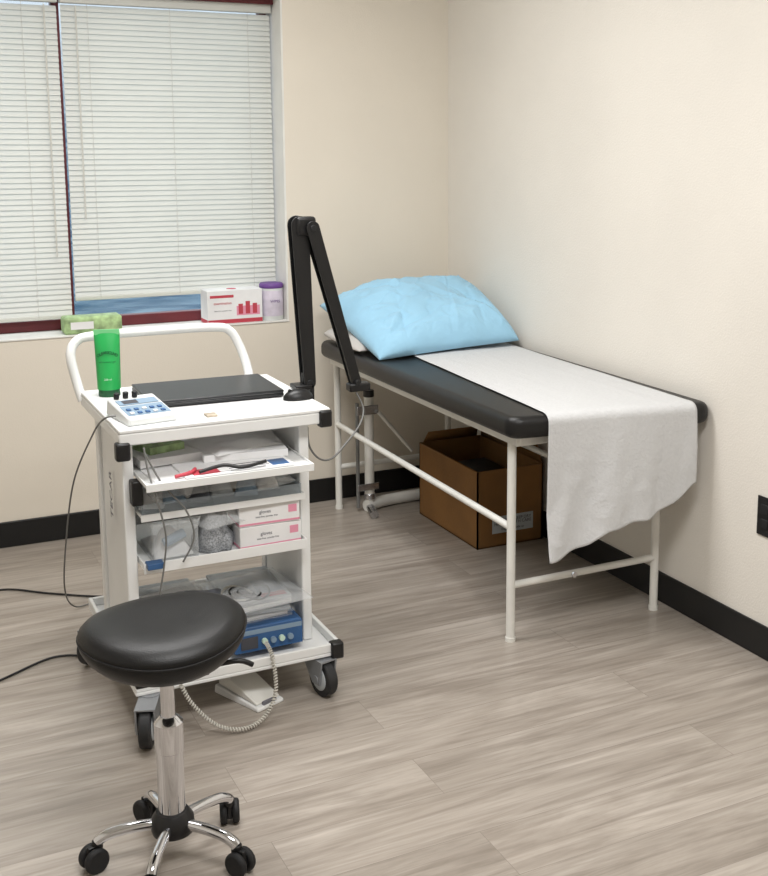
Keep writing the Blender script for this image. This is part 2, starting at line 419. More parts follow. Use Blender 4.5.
# white floor stand under the head end
SXp,SYp=1.965,4.60
T=thing('equipment_stand','small white steel floor stand with metal bracket under table','equipment stand',(SXp,SYp,0))
b=B(); b.cyl((SXp,SYp,.03),(SXp,SYp,.53),.021,'whiteframe'); b.make('upright_post',T)
b=B(); b.sweep([(SXp-.02,SYp-.01,.026),(SXp+.1,SYp+.03,.026),(SXp+.27,SYp+.04,.026)],.026,'whiteframe',smooth=4); b.make('foot_bar',T)
B().sweep([(SXp,SYp,.02),(SXp-.03,SYp-.12,.018)],.018,'steel').make('foot_bar',T,label='short steel foot bar')
B().cyl((SXp,SYp,.515),(SXp,SYp,.545),.024,'plastic_black').make('clamp',T,bevel=.003)
B().cyl((SXp,SYp,.055),(SXp,SYp,.08),.026,'steel').make('clamp',T,bevel=.003,label='steel clamp')
for za,zb_ in ((.44,.48),(.10,.13)): B().box(SXp-.065,SXp+.035,SYp-.026,SYp-.020,za,zb_,'steel').make('bracket',T,bevel=.002)
b=B(); b.cyl((SXp+.03,SYp-.04,.45),(SXp+.17,SYp-.08,.27),.009,'whiteframe',r1=.007); b.make('lever',T)
b=B(); b.cyl((SXp-.055,SYp,.02),(SXp-.055,SYp,.49),.008,'cable_gray'); b.make('control_rod',T)

# ------------------------------------------------------------ cart
C=thing('equipment_cart','white steel medical equipment cart with shelves and casters','cart',(.90,3.36,0))
b=B(); b.box(.60,1.20,3.09,3.66,.838,.850,'white'); b.box(.60,1.20,3.09,3.10,.805,.838,'white'); b.box(.60,.612,3.10,3.66,.805,.838,'white'); b.box(1.188,1.20,3.10,3.66,.805,.838,'white'); b.box(.612,1.188,3.648,3.66,.805,.838,'white')
b.make('top_shelf',C,bevel=.004)
for x in (.625,1.125): B().box(x,x+.022,3.187,3.488,.132,.836,'white').make('side_panel',C,bevel=.004)
for x in (.615,1.122):
    for y in (3.145,3.49): B().box(x,x+.030,y,y+.04,.132,.836,'white').make('corner_post',C,bevel=.004)
def shelf(z,x0,x1,y0,y1,lip=.016,name='shelf'):
    b=B()
    b.box(x0,x1,y0,y1,z-.004,z+.002,'white'); b.box(x0,x1,y0-.004,y0,z-.014,z+lip,'white')
    b.box(x0,x0+.004,y0,y1,z,z+lip,'white'); b.box(x1-.004,x1,y0,y1,z,z+lip,'white')
    return b.make(name,C,bevel=.0015)
shelf(.705,.649,1.120,3.02,3.48,lip=.008,name='pull_out_shelf')
shelf(.600,.649,1.120,3.10,3.48,lip=.006)
shelf(.455,.649,1.120,3.09,3.48)
b=B(); b.box(.60,1.20,3.03,3.72,.120,.131,'white'); b.box(.60,1.20,3.03,3.042,.131,.158,'white'); b.box(.60,.612,3.042,3.72,.131,.158,'white'); b.box(1.188,1.20,3.042,3.72,.131,.158,'white'); b.box(.612,1.188,3.708,3.72,.131,.158,'white')
b.make('base_tray',C,bevel=.003)
for x,y,z in ((1.183,3.085,.795),(.607,3.085,.765),(1.183,3.022,.112)):
    B().box(x-.018,x+.020,y-.004,y+.03,z,z+.050,'plastic_black').make('corner_cap',C,bevel=.006)
B().box(.63,.66,3.105,3.144,.63,.70,'plastic_black').make('drawer_stop',C,bevel=.004)
b=B(); b.sweep([(.605,3.655,.82),(.592,3.67,.88),(.580,3.68,.96),(.603,3.69,1.002),(.66,3.69,1.014),(.85,3.69,1.016),(1.03,3.69,1.014),(1.085,3.69,1.0),(1.115,3.685,.95),(1.135,3.67,.88),(1.14,3.655,.82)],.0145,'white',n=14,smooth=5)
b.make('push_handle',C)
def caster(x,y,ang,zt,R,T,k='wheelgray',body='forkgray',name='caster',off=.045):
    e=bpy.data.objects.new(name,None); COL.objects.link(e); e.parent=T; e.location=Vector((x,y,0))-Vector(T.location); e.rotation_euler=(0,0,ang); e.empty_display_size=.03
    w=.016
    b=B(); b.cyl((off,-w,R),(off,w,R),R,k,n=36)
    for s in(-1,1): b.cyl((off,s*w,R),(off,s*(w+.003),R),R*.70,'graycase',n=28,r1=R*.58)
    b.make('wheel',e,world=False,bevel=.005)
    b=B(); zb=2*R+.002
    for s in(-1,1):
        b.cyl((off,s*(w+.004),R),(off,s*(w+.014),R),R*.24,body,n=20)
        yy=s*(w+.009)
        q=[(off-.018,R-.014),(off+.018,R-.014),(off+.030,zb),(-.030,zb)]
        b.add([(a,yy-.0025,z) for a,z in q]+[(a,yy+.0025,z) for a,z in q],[(0,1,2,3),(7,6,5,4),(0,4,5,1),(1,5,6,2),(2,6,7,3),(3,7,4,0)],body)
    b.box(-.030,off+.030,-w-.0115,w+.0115,zb-.0005,zb+.0035,body)
    b.cyl((0,0,zb+.002),(0,0,zt),.028,body)
    b.make('fork',e,world=False)
    return e
caster(1.135,3.085,-1.35,.1205,.0555,C)
caster(.640,3.04,-1.95,.1205,.0565,C,off=.068)
caster(.612,3.60,-2.4,.1205,.0555,C)
caster(1.145,3.64,-1.9,.1205,.0555,C)
text('TECAR',.046,facing_left(.6145,3.32,.61,math.pi/2),'inkgray','side_lettering',C,bold=.0003)

# ---- things on the cart top
ZT=.850
T=thing('laptop','closed black laptop lying on the cart top','laptop',(.94,3.42,ZT))
X=Matrix.Translation((.935,3.435,0))@Matrix.Rotation(math.radians(-2),4,'Z')
b=B(); b.box(-.20,.20,-.14,.14,ZT+.003,ZT+.014,'laptop',X); b.make('laptop_base',T,bevel=.004)
b=B(); b.box(-.20,.20,-.14,.14,ZT+.0158,ZT+.023,'laptop',X); b.make('laptop_lid',T,bevel=.003)
b=B(); b.box(-.198,.198,-.138,.138,ZT+.0138,ZT+.016,'ltsilver',X); b.make('hinge_edge',T)
for sx in(-.16,.16):
    for sy in(-.1,.1): B().cyl((sx,sy,ZT),(sx,sy,ZT+.004),.008,'rubber',X=X).make('foot_pad',T)

T=thing('electrotherapy_unit','small white electrotherapy device with knobs and buttons','medical device',(.70,3.20,ZT))
X=Matrix.Translation((.688,3.215,0))@Matrix.Rotation(math.radians(8),4,'Z')
b=B(); b.add([(-.070,-.090,ZT),(.070,-.090,ZT),(.070,.090,ZT),(-.070,.090,ZT),(-.067,-.086,ZT+.022),(.067,-.086,ZT+.022),(.067,.086,ZT+.048),(-.067,.086,ZT+.048)],
 [(0,3,2,1),(4,5,6,7),(0,1,5,4),(1,2,6,5),(2,3,7,6),(3,0,4,7)],'devwhite',X); b.make('device_shell',T,bevel=.006)
sl=math.atan2(.026,.172)
XP=X@Matrix.Translation((0,0,ZT+.035))@Matrix.Rotation(sl,4,'X')
b=B(); b.box(-.056,.056,.012,.050,.0006,.0022,'grayblue',XP); b.box(-.042,0.0,.018,.044,.0022,.0030,'ink',XP); b.make('display_panel',T)
b=B(); b.box(-.060,.060,-.070,.006,.0004,.0010,'grayblue',XP); b.make('keypad_panel',T)
for i in range(5):
    for j in range(2): B().box(-.052+i*.022,-.040+i*.022,-.062+j*.028,-.050+j*.028,.0012,.0045,'devblue' if (i+j)%3 else 'devwhite',XP).make('button',T,bevel=.001)
for i in range(3): B().cyl((-.045+i*.026,.070,.001),(-.045+i*.026,.070,.018),.008,'plastic_black',X=XP).make('knob',T,bevel=.0015)

gx,gy=.668,3.555
T=thing('gel_bottle','green squeeze gel tube standing on its cap','bottle',(gx,gy,ZT))
b=B(); vs=[];fs=[];n=28;S=12
for i in range(S+1):
    t=i/S; z=ZT+.022+t*.172; a=.0355+.0035*t; d=.034*(1-t**1.8)+.0016
    for j in range(n):
        w=2*math.pi*j/n; vs.append((gx+a*math.cos(w)*.97,gy+d*math.sin(w),z))
for i in range(S):
    for j in range(n):
        k=(j+1)%n; fs.append((i*n+j,i*n+k,(i+1)*n+k,(i+1)*n+j))
fs.append(tuple(reversed(range(n)))); fs.append(tuple(range(S*n,(S+1)*n)))
XR=Matrix.Translation((gx,gy,0))@Matrix.Rotation(-.25,4,'Z')@Matrix.Translation((-gx,-gy,0))
b.add(vs,fs,'green',XR); b.make('tube_body',T)
b=B(); b.lathe([(.031,0),(.032,.004),(.031,.022)],(gx,gy,ZT),'greendark'); b.make('cap',T,label='dark green screw cap')
b=B(); b.box(gx-.038,gx+.038,gy-.0025,gy+.0025,ZT+.186,ZT+.202,'greenlight',XR); b.make('crimped_seal',T)
def tubefront(z):
    t=max(0,min(1,(z-ZT-.022)/.172)); return gy-(.034*(1-t**1.8)+.0016)
wd='CLEARSOUND'
for i,ch in enumerate(wd):
    q=(i-(len(wd)-1)/2)/(len(wd)/2); zz=ZT+.135-.012*q*q
    yy=tubefront(zz+.004)+.010*q*q-.0012
    text(ch,.0120,XR@Matrix.Translation((gx+q*.029,yy-.003,zz))@Matrix.Rotation(math.pi/2-.10,4,'X')@Matrix.Rotation(-.35*q,4,'Z'),'greendark','label_lettering',T,bold=.0003)
text('ultrasound gel',.0085,XR@facing_front(gx,tubefront(ZT+.10)-.0025,ZT+.108),'greendark','label_lettering',T)
text('250 ml',.008,XR@facing_front(gx,tubefront(ZT+.05)-.0015,ZT+.055),'inkwhite','label_lettering',T)

mx_,my_=1.158,3.245
T=thing('computer_mouse','black computer mouse on the cart top','mouse',(mx_,my_,ZT))
b=B()
def mouse(u,v):
    a=2*math.pi*u; p=v*math.pi/2
    return (mx_+.046*math.cos(a)*math.cos(p),my_+.030*math.sin(a)*math.cos(p),ZT+.002+.030*math.sin(p))
b.grid(mouse,28,10,'plastic_black'); b.add([ (mx_+.046*math.cos(2*math.pi*i/28),my_+.030*math.sin(2*math.pi*i/28),ZT) for i in range(28)],[tuple(range(28))],'plastic_black')
b.make('mouse_shell',T,ang=3)
b=B(); b.cyl((mx_-.025,my_-.004,ZT+.026),(mx_-.025,my_+.004,ZT+.026),.006,'rubber'); b.make('scroll_wheel',T)
o=B().box(.85,.88,3.13,3.165,ZT,ZT+.006,'tan').make('small_packet',bevel=.001); tag(o,'small beige packet on cart top','packet')

# articulated arm
T=thing('articulated_arm','black folding monitor arm clamped to the cart edge','monitor arm',(1.225,3.36,.80))
Bp=Vector((1.240,3.38,.87)); E1=Vector((1.218,3.38,1.358)); E2=Vector((1.252,3.36,1.350)); F=Vector((1.388,3.355,.862))
b=B(); b.box(1.19,1.25,3.35,3.41,.852,.866,'plastic_black'); b.box(1.202,1.25,3.35,3.41,.785,.80,'plastic_black'); b.box(1.238,1.25,3.35,3.41,.79,.866,'plastic_black'); b.cyl((1.222,3.38,.74),(1.222,3.38,.786),.008,'plastic_black'); b.make('clamp',T,bevel=.003)
def bar(b,p,q,w,t,k,off=0,w2=None):
    d=(q-p); L=d.length; d.normalize(); yv=Vector((0,1,0)); xv=d.cross(yv).normalized()
    X=Matrix((( xv.x,yv.x,d.x,p.x),(xv.y,yv.y,d.y,p.y),(xv.z,yv.z,d.z,p.z),(0,0,0,1)))
    w2=w if w2 is None else w2
    vs=[]
    for z,ww in((0,w),(L,w2)):
        vs+=[(off-ww/2,-t/2,z),(off+ww/2,-t/2,z),(off+ww/2,t/2,z),(off-ww/2,t/2,z)]
    b.add(vs,[(0,3,2,1),(4,5,6,7),(0,1,5,4),(1,2,6,5),(2,3,7,6),(3,0,4,7)],k,X)
def plate(b,p,q,r0,r1,y,t,k,n=10):
    d=(q-p); d.y=0; d.normalize(); base=math.atan2(d.z,d.x); pts=[]
    for i in range(n+1):
        a=base+math.pi/2+math.pi*i/n; pts.append((p.x+r0*math.cos(a),p.z+r0*math.sin(a)))
    for i in range(n+1):
        a=base-math.pi/2+math.pi*i/n; pts.append((q.x+r1*math.cos(a),q.z+r1*math.sin(a)))
    N=len(pts); vs=[(x,y,z) for x,z in pts]+[(x,y+t,z) for x,z in pts]
    fs=[tuple(range(N)),tuple(reversed(range(N,2*N)))]+[(i,(i+1)%N,N+(i+1)%N,N+i) for i in range(N)]
    b.add(vs,fs,k)
b=B(); plate(b,Bp,E1,.019,.028,Bp.y-.020,.005,'plastic_black'); plate(b,Bp,E1,.019,.028,Bp.y+.015,.005,'plastic_black'); bar(b,Bp,E1,.024,.030,'plastic_black',0,.034); b.make('lower_arm',T,bevel=.001)
b=B(); plate(b,E2,F,.021,.015,E2.y-.020,.005,'plastic_black'); plate(b,E2,F,.021,.015,E2.y+.013,.005,'plastic_black'); bar(b,E2,F,.018,.026,'laptop',0,.024); b.make('upper_arm',T,bevel=.001)
for p,r,hh in ((Bp,.010,.023),(E1,.011,.023),(E2,.009,.023),(F,.009,.024)):
    B().cyl(p+Vector((0,-hh,0)),p+Vector((0,hh,0)),r,'laptop',n=24).make('joint',T,bevel=.001)
B().box(1.205,1.268,3.352,3.386,1.325,1.384,'plastic_black').make('elbow_block',T,bevel=.010,seg=3)
B().cyl(Bp+Vector((0,0,-.01)),Bp+Vector((0,0,.03)),.020,'plastic_black').make('pivot_post',T)
b=B(); b.box(F.x-.025,F.x+.045,F.y-.02,F.y+.02,F.z-.030,F.z-.004,'plastic_black'); b.make('end_mount',T,bevel=.005)

def cable(name,pts,r,k,label,sm=8):
    o=B().sweep(pts,r,k,n=8,smooth=sm).make(name,ang=3); return tag(o,label,'cable')
cable('power_cable',[(.30,4.34,.005),(.42,4.33,.005),(.55,4.22,.005),(.72,4.10,.005),(.9,4.05,.005)],.0038,'cable_black','black power cable lying on the floor')
cable('power_cable',[(.20,3.50,.005),(.33,3.58,.005),(.48,3.66,.005),(.60,3.60,.005),(.72,3.50,.005),(.85,3.45,.005)],.0038,'cable_black','black power cable running under the cart')
cable('hanging_cable',[(.615,3.20,.866),(.585,3.22,.855),(.575,3.35,.78),(.550,3.55,.60),(.545,3.72,.38),(.555,3.90,.14),(.60,4.02,.02),(.68,4.06,.006),(.80,4.08,.006)],.0026,'cable_gray','thin gray cable hanging from cart to floor')
cable('hanging_cable',[(.66,3.075,.80),(.665,3.06,.74),(.68,3.03,.66),(.70,3.035,.56),(.695,3.05,.47),(.68,3.06,.36),(.69,3.08,.25),(.70,3.11,.17)],.0026,'cable_gray','thin gray cable hanging down the cart shelves')
cable('hanging_cable',[(.66,3.075,.79),(.70,3.05,.70),(.76,3.05,.62),(.78,3.05,.54),(.75,3.06,.47)],.0026,'cable_gray','thin gray cable hanging down the cart shelves')
cable('hanging_cable',[(1.385,3.34,.83),(1.40,3.32,.78),(1.37,3.28,.74),(1.31,3.24,.70),(1.25,3.21,.665),(1.20,3.185,.675),(1.165,3.175,.72),(1.158,3.170,.78)],.003,'cable_gray','thin gray cable looping from the black arm to the cart')

# ---- shelf contents
def crumple(name,x0,x1,y0,y1,z,amp,k,label,cat,seed,rot=0,th=.001,tilt=0,nu=22,nv=22,fr=14):
    cx,cy=(x0+x1)/2,(y0+y1)/2
    def fn(u,v):
        x=(u-.5)*(x1-x0); y=(v-.5)*(y1-y0)
        e=min(u,1-u,v,1-v)*4
        h=amp*(abs(noise.noise(Vector((x*fr+seed,y*fr,seed))))*1.5+.35)*min(1,e)
        return (x,y,h+y*tilt)
    b=B(); X=Matrix.Translation((cx,cy,z))@Matrix.Rotation(rot,4,'Z')
    b.grid(fn,nu,nv,k,X)
    o=b.make(name,solid=th,ang=3); return tag(o,label,cat)
def sheet(x0,x1,y0,y1,z,k,label,rot=0,name='paper_sheet',cat='paper',th=.0012):
    b=B(); X=Matrix.Translation(((x0+x1)/2,(y0+y1)/2,z))@Matrix.Rotation(rot,4,'Z')
    w=(x1-x0)/2;h=(y1-y0)/2
    b.box(-w,w,-h,h,0,th,k,X); return tag(b.make(name),label,cat)
ZP=.708
sheet(.67,.94,3.04,3.38,ZP,'sheet','white printed sheet on the pull-out shelf',.06)
T=thing('brochure','folded white brochure with red and dark print on shelf','brochure',(.93,3.2,ZP+.0015))
z=ZP+.0016
b=B(); b.box(.76,1.07,3.035,3.30,z,z+.004,'sheet'); b.make('page',T)
b=B(); b.box(.785,.86,3.045,3.10,z+.004,z+.0046,'redprint'); b.make('printed_picture',T)
b=B()
for i in range(4): b.box(.89,.99+.015*(i%2),3.05+i*.018,3.055+i*.018,z+.004,z+.0046,'inkgray')
b.box(1.01,1.06,3.05,3.11,z+.004,z+.0046,'devblue'); b.make('printed_lines',T)
z+=.0048
sheet(.86,1.10,3.14,3.44,z,'sheet','white paper stack on the pull-out shelf',-.12,'paper_stack','paper stack',.020)
sheet(.66,.84,3.19,3.42,z-.001,'sheet','white folder on the pull-out shelf',.1,'folder','folder',.022)
sheet(.69,.80,3.24,3.36,z+.0215,'greenpack','pale green card lying on the white folder',.3,'card','card',.020)
crumple('paper_towel',.84,1.06,3.16,3.38,z+.0205,.022,'sheet','crumpled white paper on the paper stack','paper',12.3,rot=.3,fr=9)
o=B().sweep([(.80,3.045,.722),(.87,3.055,.730),(.92,3.04,.722),(.99,3.05,.728)],.005,'plastic_black',smooth=5).make('cable_bundle'); tag(o,'dark lead lying on the pull-out shelf','cable')
o=B().sweep([(.735,3.05,.716),(.78,3.06,.720),(.80,3.09,.720)],.005,'redprint',smooth=5).make('marker_pen'); tag(o,'red marker pen lying on the pull-out shelf','pen')
T=thing('plastic_tray','pale blue translucent plastic tray filled with small packets','tray',(.88,3.28,.603))
b=B(); b.box(.655,1.113,3.11,3.45,.603,.606,'cleartray'); b.box(.655,1.113,3.107,3.11,.603,.632,'cleartray'); b.box(.655,.658,3.11,3.45,.606,.632,'cleartray'); b.box(1.110,1.113,3.11,3.45,.606,.632,'cleartray')
b.make('tray_body',T,bevel=.001)
ks=['sheet','grayblue','sheet','darkpack','graycase','tan','grayblue','sheet','graycase']; kl=['white','blue-gray','white','dark gray','pale gray','beige','blue-gray','white','pale gray']
for i in range(9):
    x=.71+i*.045
    crumple('packet',x-.034,x+.034,3.12+.02*(i%3),3.30,.612+.004*(i%3),.06,ks[i],kl[i]+' wrapped packet in the plastic tray','packet',i*3.1,rot=(i%3-1)*.3,nu=14,nv=16)
crumple('clear_bag',.68,1.09,3.095,3.30,.648,.018,'pouch','clear plastic bag lying over packets in the tray','bag',3.3,nu=30,nv=18)
T=thing('plastic_bin','clear plastic bin holding white items on cart shelf','storage bin',(.745,3.2,.458))
b=B(); x0,x1,y0,y1,z0,z1=.680,.808,3.11,3.34,.458,.570; t=.003
b.box(x0,x1,y0,y1,z0,z0+t,'clear'); b.box(x0,x0+t,y0,y1,z0,z1,'clear'); b.box(x1-t,x1,y0,y1,z0,z1,'clear'); b.box(x0,x1,y0,y0+t,z0,z1,'clear'); b.box(x0,x1,y1-t,y1,z0,z1,'clear')
b.make('bin_body',T,bevel=.002)
b=B(); b.box(x0-.004,x1+.004,y0-.004,y0+.004,z1-.006,z1+.002,'clear'); b.box(x0-.004,x0+.004,y0,y1,z1-.006,z1+.002,'clear'); b.box(x1-.004,x1+.004,y0,y1,z1-.006,z1+.002,'clear'); b.make('bin_rim',T)
crumple('gauze_pack',.690,.800,3.13,3.32,.463,.045,'sheet','white gauze pack inside the clear bin','gauze pack',5.5)
o=B().cyl((.72,3.15,.50),(.78,3.16,.52),.014,'grayblue').make('tape_roll',bevel=.002); tag(o,'blue-gray tape roll inside the clear bin','tape roll')
b=B()
def bag(u,v):
    a=2*math.pi*u; r=1-.45*v**2+.10*math.sin(v*6)
    k_=1+.3*noise.noise(Vector((math.cos(a)*2,math.sin(a)*2,v*3)))
    return (.868+.054*math.cos(a)*r*k_,3.17+.05*math.sin(a)*r*k_,.459+.115*v+.02*math.sin(a*2)*v)
b.grid(bag,36,14,'mesh'); b.add([bag(i/36,0) for i in range(36)],[tuple(range(36))],'mesh')
tag(b.make('mesh_bag',ang=3,solid=.001),'gray mesh bag with dark contents on cart shelf','bag')
crumple('clear_bag',.80,.93,3.09,3.24,.545,.05,'pouch','clear plastic bag lying over the gray mesh bag','bag',7.7,rot=.3,nu=18,nv=18)
def glovebox(x0,x1,y0,y1,z0,z1,label,grp=None,stripe='pink',txt='gloves',rz=0,small=.16,graphic=False):
    T=thing('glove_box',label,'box',((x0+x1)/2,(y0+y1)/2,z0),rz)
    lx=(x1-x0)/2; ly=(y1-y0)/2; h=z1-z0
    b=B(); b.box(-lx,lx,-ly,ly,0,h,'sheet'); b.make('carton',T,bevel=.002,world=False)
    b=B(); b.box(-lx+.001,lx-.001,-ly-.0006,-ly,.003,h*.14,stripe); b.box(-lx-.0006,-lx,-ly+.001,ly-.001,.003,h*.14,stripe)
    if graphic:
        b.box(lx*.05,lx*.9,-ly-.0006,-ly,h*.24,h*.52,'pink')
        for i in range(3): b.box(lx*(.12+.26*i),lx*(.28+.26*i),-ly-.0009,-ly,h*(.28),h*(.58+.07*(i%2)),'redprint')
        b.box(-lx*.9,-lx*.05,-ly-.0006,-ly,h*.78,h*.86,'redprint')
    else: b.box(lx*.62,lx*.9,-ly-.0006,-ly,h*.45,h*.8,stripe)
    b.make('printed_stripe',T,world=False)
    text(txt,h*small,facing_front(-lx*(.45 if graphic else .15),-ly-.0008,h*.62),'redprint' if graphic else 'inkgray','lettering',T,world=False)
    text('latex free  powder free',h*small*.5,facing_front(-lx*(.45 if graphic else .1),-ly-.0008,h*.40),'inkgray','lettering',T,world=False)
    b=B(); b.cyl((0,0,h-.0005),(0,0,h+.0006),ly*.4,stripe,n=24); b.make('dispensing_opening',T,world=False)
    if grp: T['group']=grp
    return T
glovebox(.925,1.110,3.11,3.23,.458,.522,'white and pink glove box on the cart shelf','glove boxes on the cart shelf',small=.22,rz=.02)
glovebox(.928,1.108,3.11,3.23,.5232,.586,'white and pink glove box stacked on another box','glove boxes on the cart shelf',small=.22,rz=-.03)
o=B().box(.655,.70,3.065,3.10,.458,.475,'devblue').make('small_packet',bevel=.002); tag(o,'small blue packet at the shelf edge','packet')
# stuff on base tray
T=thing('ultrasound_unit','dull blue therapy device on the base tray','medical device',(.99,3.25,.131))
b=B(); b.box(.895,1.105,3.10,3.42,.150,.226,'devblue'); b.make('device_housing',T,bevel=.008)
b=B(); b.box(.898,1.102,3.094,3.101,.154,.222,'devblue'); b.box(.90,1.10,3.0935,3.0945,.205,.219,'grayblue'); b.make('front_panel',T,bevel=.001)
b=B(); b.box(.915,.965,3.090,3.094,.164,.198,'ink'); b.make('display',T)
for i in range(4): B().cyl((.985+i*.026,3.094,.181),(.985+i*.026,3.084,.181),.0085,'inkwhite' if i%2==0 else 'grayblue',n=16).make('knob',T)
for x in (.92,1.08):
    for y in (3.15,3.38): B().cyl((x,y,.131),(x,y,.151),.01,'rubber').make('foot_pad',T)
for i in range(4):
    z=.2265+i*.017
    T=thing('wrapped_packet','flat white packet wrapped in clear plastic film','packet',(.985,3.26,z)); T['group']='flat wrapped packets stacked on the blue device'
    X=Matrix.Translation((.985+(-.012,.01,-.004,.008)[i],3.27,z))@Matrix.Rotation((.05,-.08,.1,-.03)[i],4,'Z')
    b=B(); b.box(-.095,.095,-.13,.13,.001,.012,'graycase' if i%2 else 'sheet',X)
    if i==3:
        b.box(-.085,.0,-.12,-.05,.0120,.0125,'inkgray',X); b.box(.01,.085,-.12,-.09,.0120,.0125,'redprint',X); b.box(.01,.085,-.08,.02,.0120,.0125,'grayblue',X)
    b.make('insert_card',T,bevel=.0004)
    def film(u,v,X=X):
        x=(u-.5)*.215;y=(v-.5)*.29; e=min(u,1-u,v,1-v)*8
        return X@Vector((x,y,.002+.0125*min(1,e)+.002*noise.noise(Vector((x*30,y*30,z*50)))))
    b=B(); b.grid(film,26,26,'pouch'); b.make('film_wrap',T,ang=3)
crumple('clear_pouch',.86,1.115,3.05,3.34,.2965,.022,'pouch','clear pouch with cables lying on stacked packets','pouch',4.4,rot=.1,fr=9,nu=30,nv=30)
for i in range(3):
    pts=[(.93+.025*i+.045*math.cos(a*.9+i),3.17+.06*math.sin(a*.9+i),.301+.004*(a%3)) for a in range(7)]
    cable('electrode_lead',pts,.0028,['cable_white','cable_black','cable_black'][i],['ivory','black','black'][i]+' electrode lead coiled in the clear pouch',6)
o=B().box(.665,.85,3.16,3.42,.131,.285,'graycase').make('supply_box',bevel=.004); tag(o,'gray supply box standing on the base tray','box')
crumple('plastic_pouch',.66,.86,3.08,3.38,.289,.03,'pouch','plastic pouch with paper insert on gray box','pouch',9.4,fr=9,nu=28,nv=28)
crumple('plastic_pouch',.74,.87,3.06,3.22,.318,.025,'darkpack','dark gray packet lying over the plastic pouch','pouch',19.4,rot=-.3)
sheet(.68,.80,3.10,3.26,.316,'sheet','white leaflet lying on the plastic pouch',.2,'leaflet','leaflet',.003)
sheet(.66,.84,3.06,3.13,.1315,'sheet','white paper lying on the base tray',.1)

# foot pedal
T=thing('foot_pedal','white foot pedal on the floor beneath the cart','foot pedal',(.97,3.13,0))
X=Matrix.Translation((.945,3.13,0))@Matrix.Rotation(math.radians(22),4,'Z')
W8=[(0,3,2,1),(4,5,6,7),(0,1,5,4),(1,2,6,5),(2,3,7,6),(3,0,4,7)]
b=B(); b.add([(-.050,-.10,0),(.050,-.10,0),(.050,.10,0),(-.050,.10,0),(-.048,-.098,.012),(.048,-.098,.012),(.048,.098,.026),(-.048,.098,.026)],W8,'white',X); b.make('pedal_base',T,bevel=.004)
b=B(); b.add([(-.043,-.085,.014),(.043,-.085,.014),(.043,.085,.030),(-.043,.085,.030),(-.043,-.085,.020),(.043,-.085,.020),(.043,.085,.080),(-.043,.085,.080)],W8,'whiteframe',X); b.make('pedal_plate',T,bevel=.004)
b=B(); b.box(-.024,.024,-.095,-.087,.012,.022,'inkgray',X); b.make('pedal_slot',T)

# coiled cable
path=catmull([Vector(p) for p in [(.985,3.08,.181),(.985,3.02,.155),(.975,2.975,.07),(.925,2.945,.02),(.86,2.93,.012),(.795,2.955,.03),(.74,2.99,.09),(.715,3.015,.15)]],40)
pts=[]; prev=None; ph=0
for i in range(len(path)-1):
    t=(path[i+1]-path[i]); L=t.length; t.normalize()
    a=(prev-t*prev.dot(t)).normalized() if prev else t.orthogonal().normalized()
    prev=a; bb=t.cross(a)
    ph+=L/.008*2*math.pi
    pts.append((path[i],a,bb,ph))
fine=[]
for i in range(len(pts)-1):
    for s in range(4):
        f=s/4; p=pts[i][0].lerp(pts[i+1][0],f); q=pts[i][3]*(1-f)+pts[i+1][3]*f
        fine.append(p+(pts[i][1]*math.cos(q)+pts[i][2]*math.sin(q))*.0045)
o=B().sweep(fine,.0022,'cable_white',n=6).make('coiled_cable',ang=3); tag(o,'ivory coiled cable hanging from blue device','cable')

# ---- sill things
ZS=WZ0+.0062
glovebox(1.330,1.572,4.835,4.940,ZS,ZS+.145,'white glove box with red print standing on window sill',None,'redprint','examination',small=.11,graphic=True)
cx_,cy_=1.630,4.885
T=thing('wipes_canister','white wipes canister with purple lid on window sill','canister',(cx_,cy_,ZS))
b=B(); b.lathe([(.048,0),(.05,.004),(.05,.140),(.047,.143)],(cx_,cy_,ZS),'devwhite'); b.make('canister_body',T)
b=B(); b.lathe([(.0502,.02),(.0506,.021),(.0506,.130),(.0502,.131)],(cx_,cy_,ZS),'lilac'); b.make('label_band',T)
b=B(); b.lathe([(.051,.141),(.052,.143),(.052,.156),(.047,.162),(.02,.163)],(cx_,cy_,ZS),'purple'); b.make('lid',T)
text('WIPES',.016,facing_front(cx_,cy_-.0512,ZS+.085),'purple','lettering',T)
T=thing('green_packet','pale green and white wipes packet on window sill','packet',(.86,4.88,ZS))
b=B(); slab(b,.745,.975,4.84,4.93,ZS,ZS+.070,.01,'greenpack',edge=.012); b.make('packet_body',T)
b=B(); b.box(.77,.86,4.8392,4.8405,ZS+.02,ZS+.05,'sheet'); b.make('printed_patch',T)

# ------------------------------------------------------------ stool
SX,SY=.554,2.452
T=thing('rolling_stool','black saddle stool with chrome five-star base on casters','stool',(SX,SY,0))
TX,TY=.555,2.465
TI=Matrix.Translation((TX,TY,.485))@Matrix.Rotation(math.radians(-1.5),4,'Y')@Matrix.Rotation(math.radians(1),4,'X')
def seatsurf(prof,n=48):
    vs=[];fs=[]
    for (r,z) in prof:
        for i in range(n):
            a=2*math.pi*i/n; x=r*math.cos(a); y=r*math.sin(a)*.97
            zz=z+.012*(x/.18)**2-.006*(y/.18)**2
            vs.append((x,y,zz))
    for a_ in range(len(prof)-1):
        for i in range(n):
            j=(i+1)%n; fs.append((a_*n+i,a_*n+j,(a_+1)*n+j,(a_+1)*n+i))
    return vs,fs
b=B(); prof=[(.001,.084),(.04,.0855),(.08,.087),(.12,.0875),(.15,.083),(.168,.075),(.179,.063),(.182,.054),(.180,.049)]
b.add(*seatsurf(prof),'vinyl_seat',TI); b.make('seat_cushion_top',T,ang=3)
b=B(); prof=[(.180,.050),(.182,.044),(.179,.031),(.170,.015),(.152,-.002),(.122,-.014),(.08,-.019),(.001,-.019)]
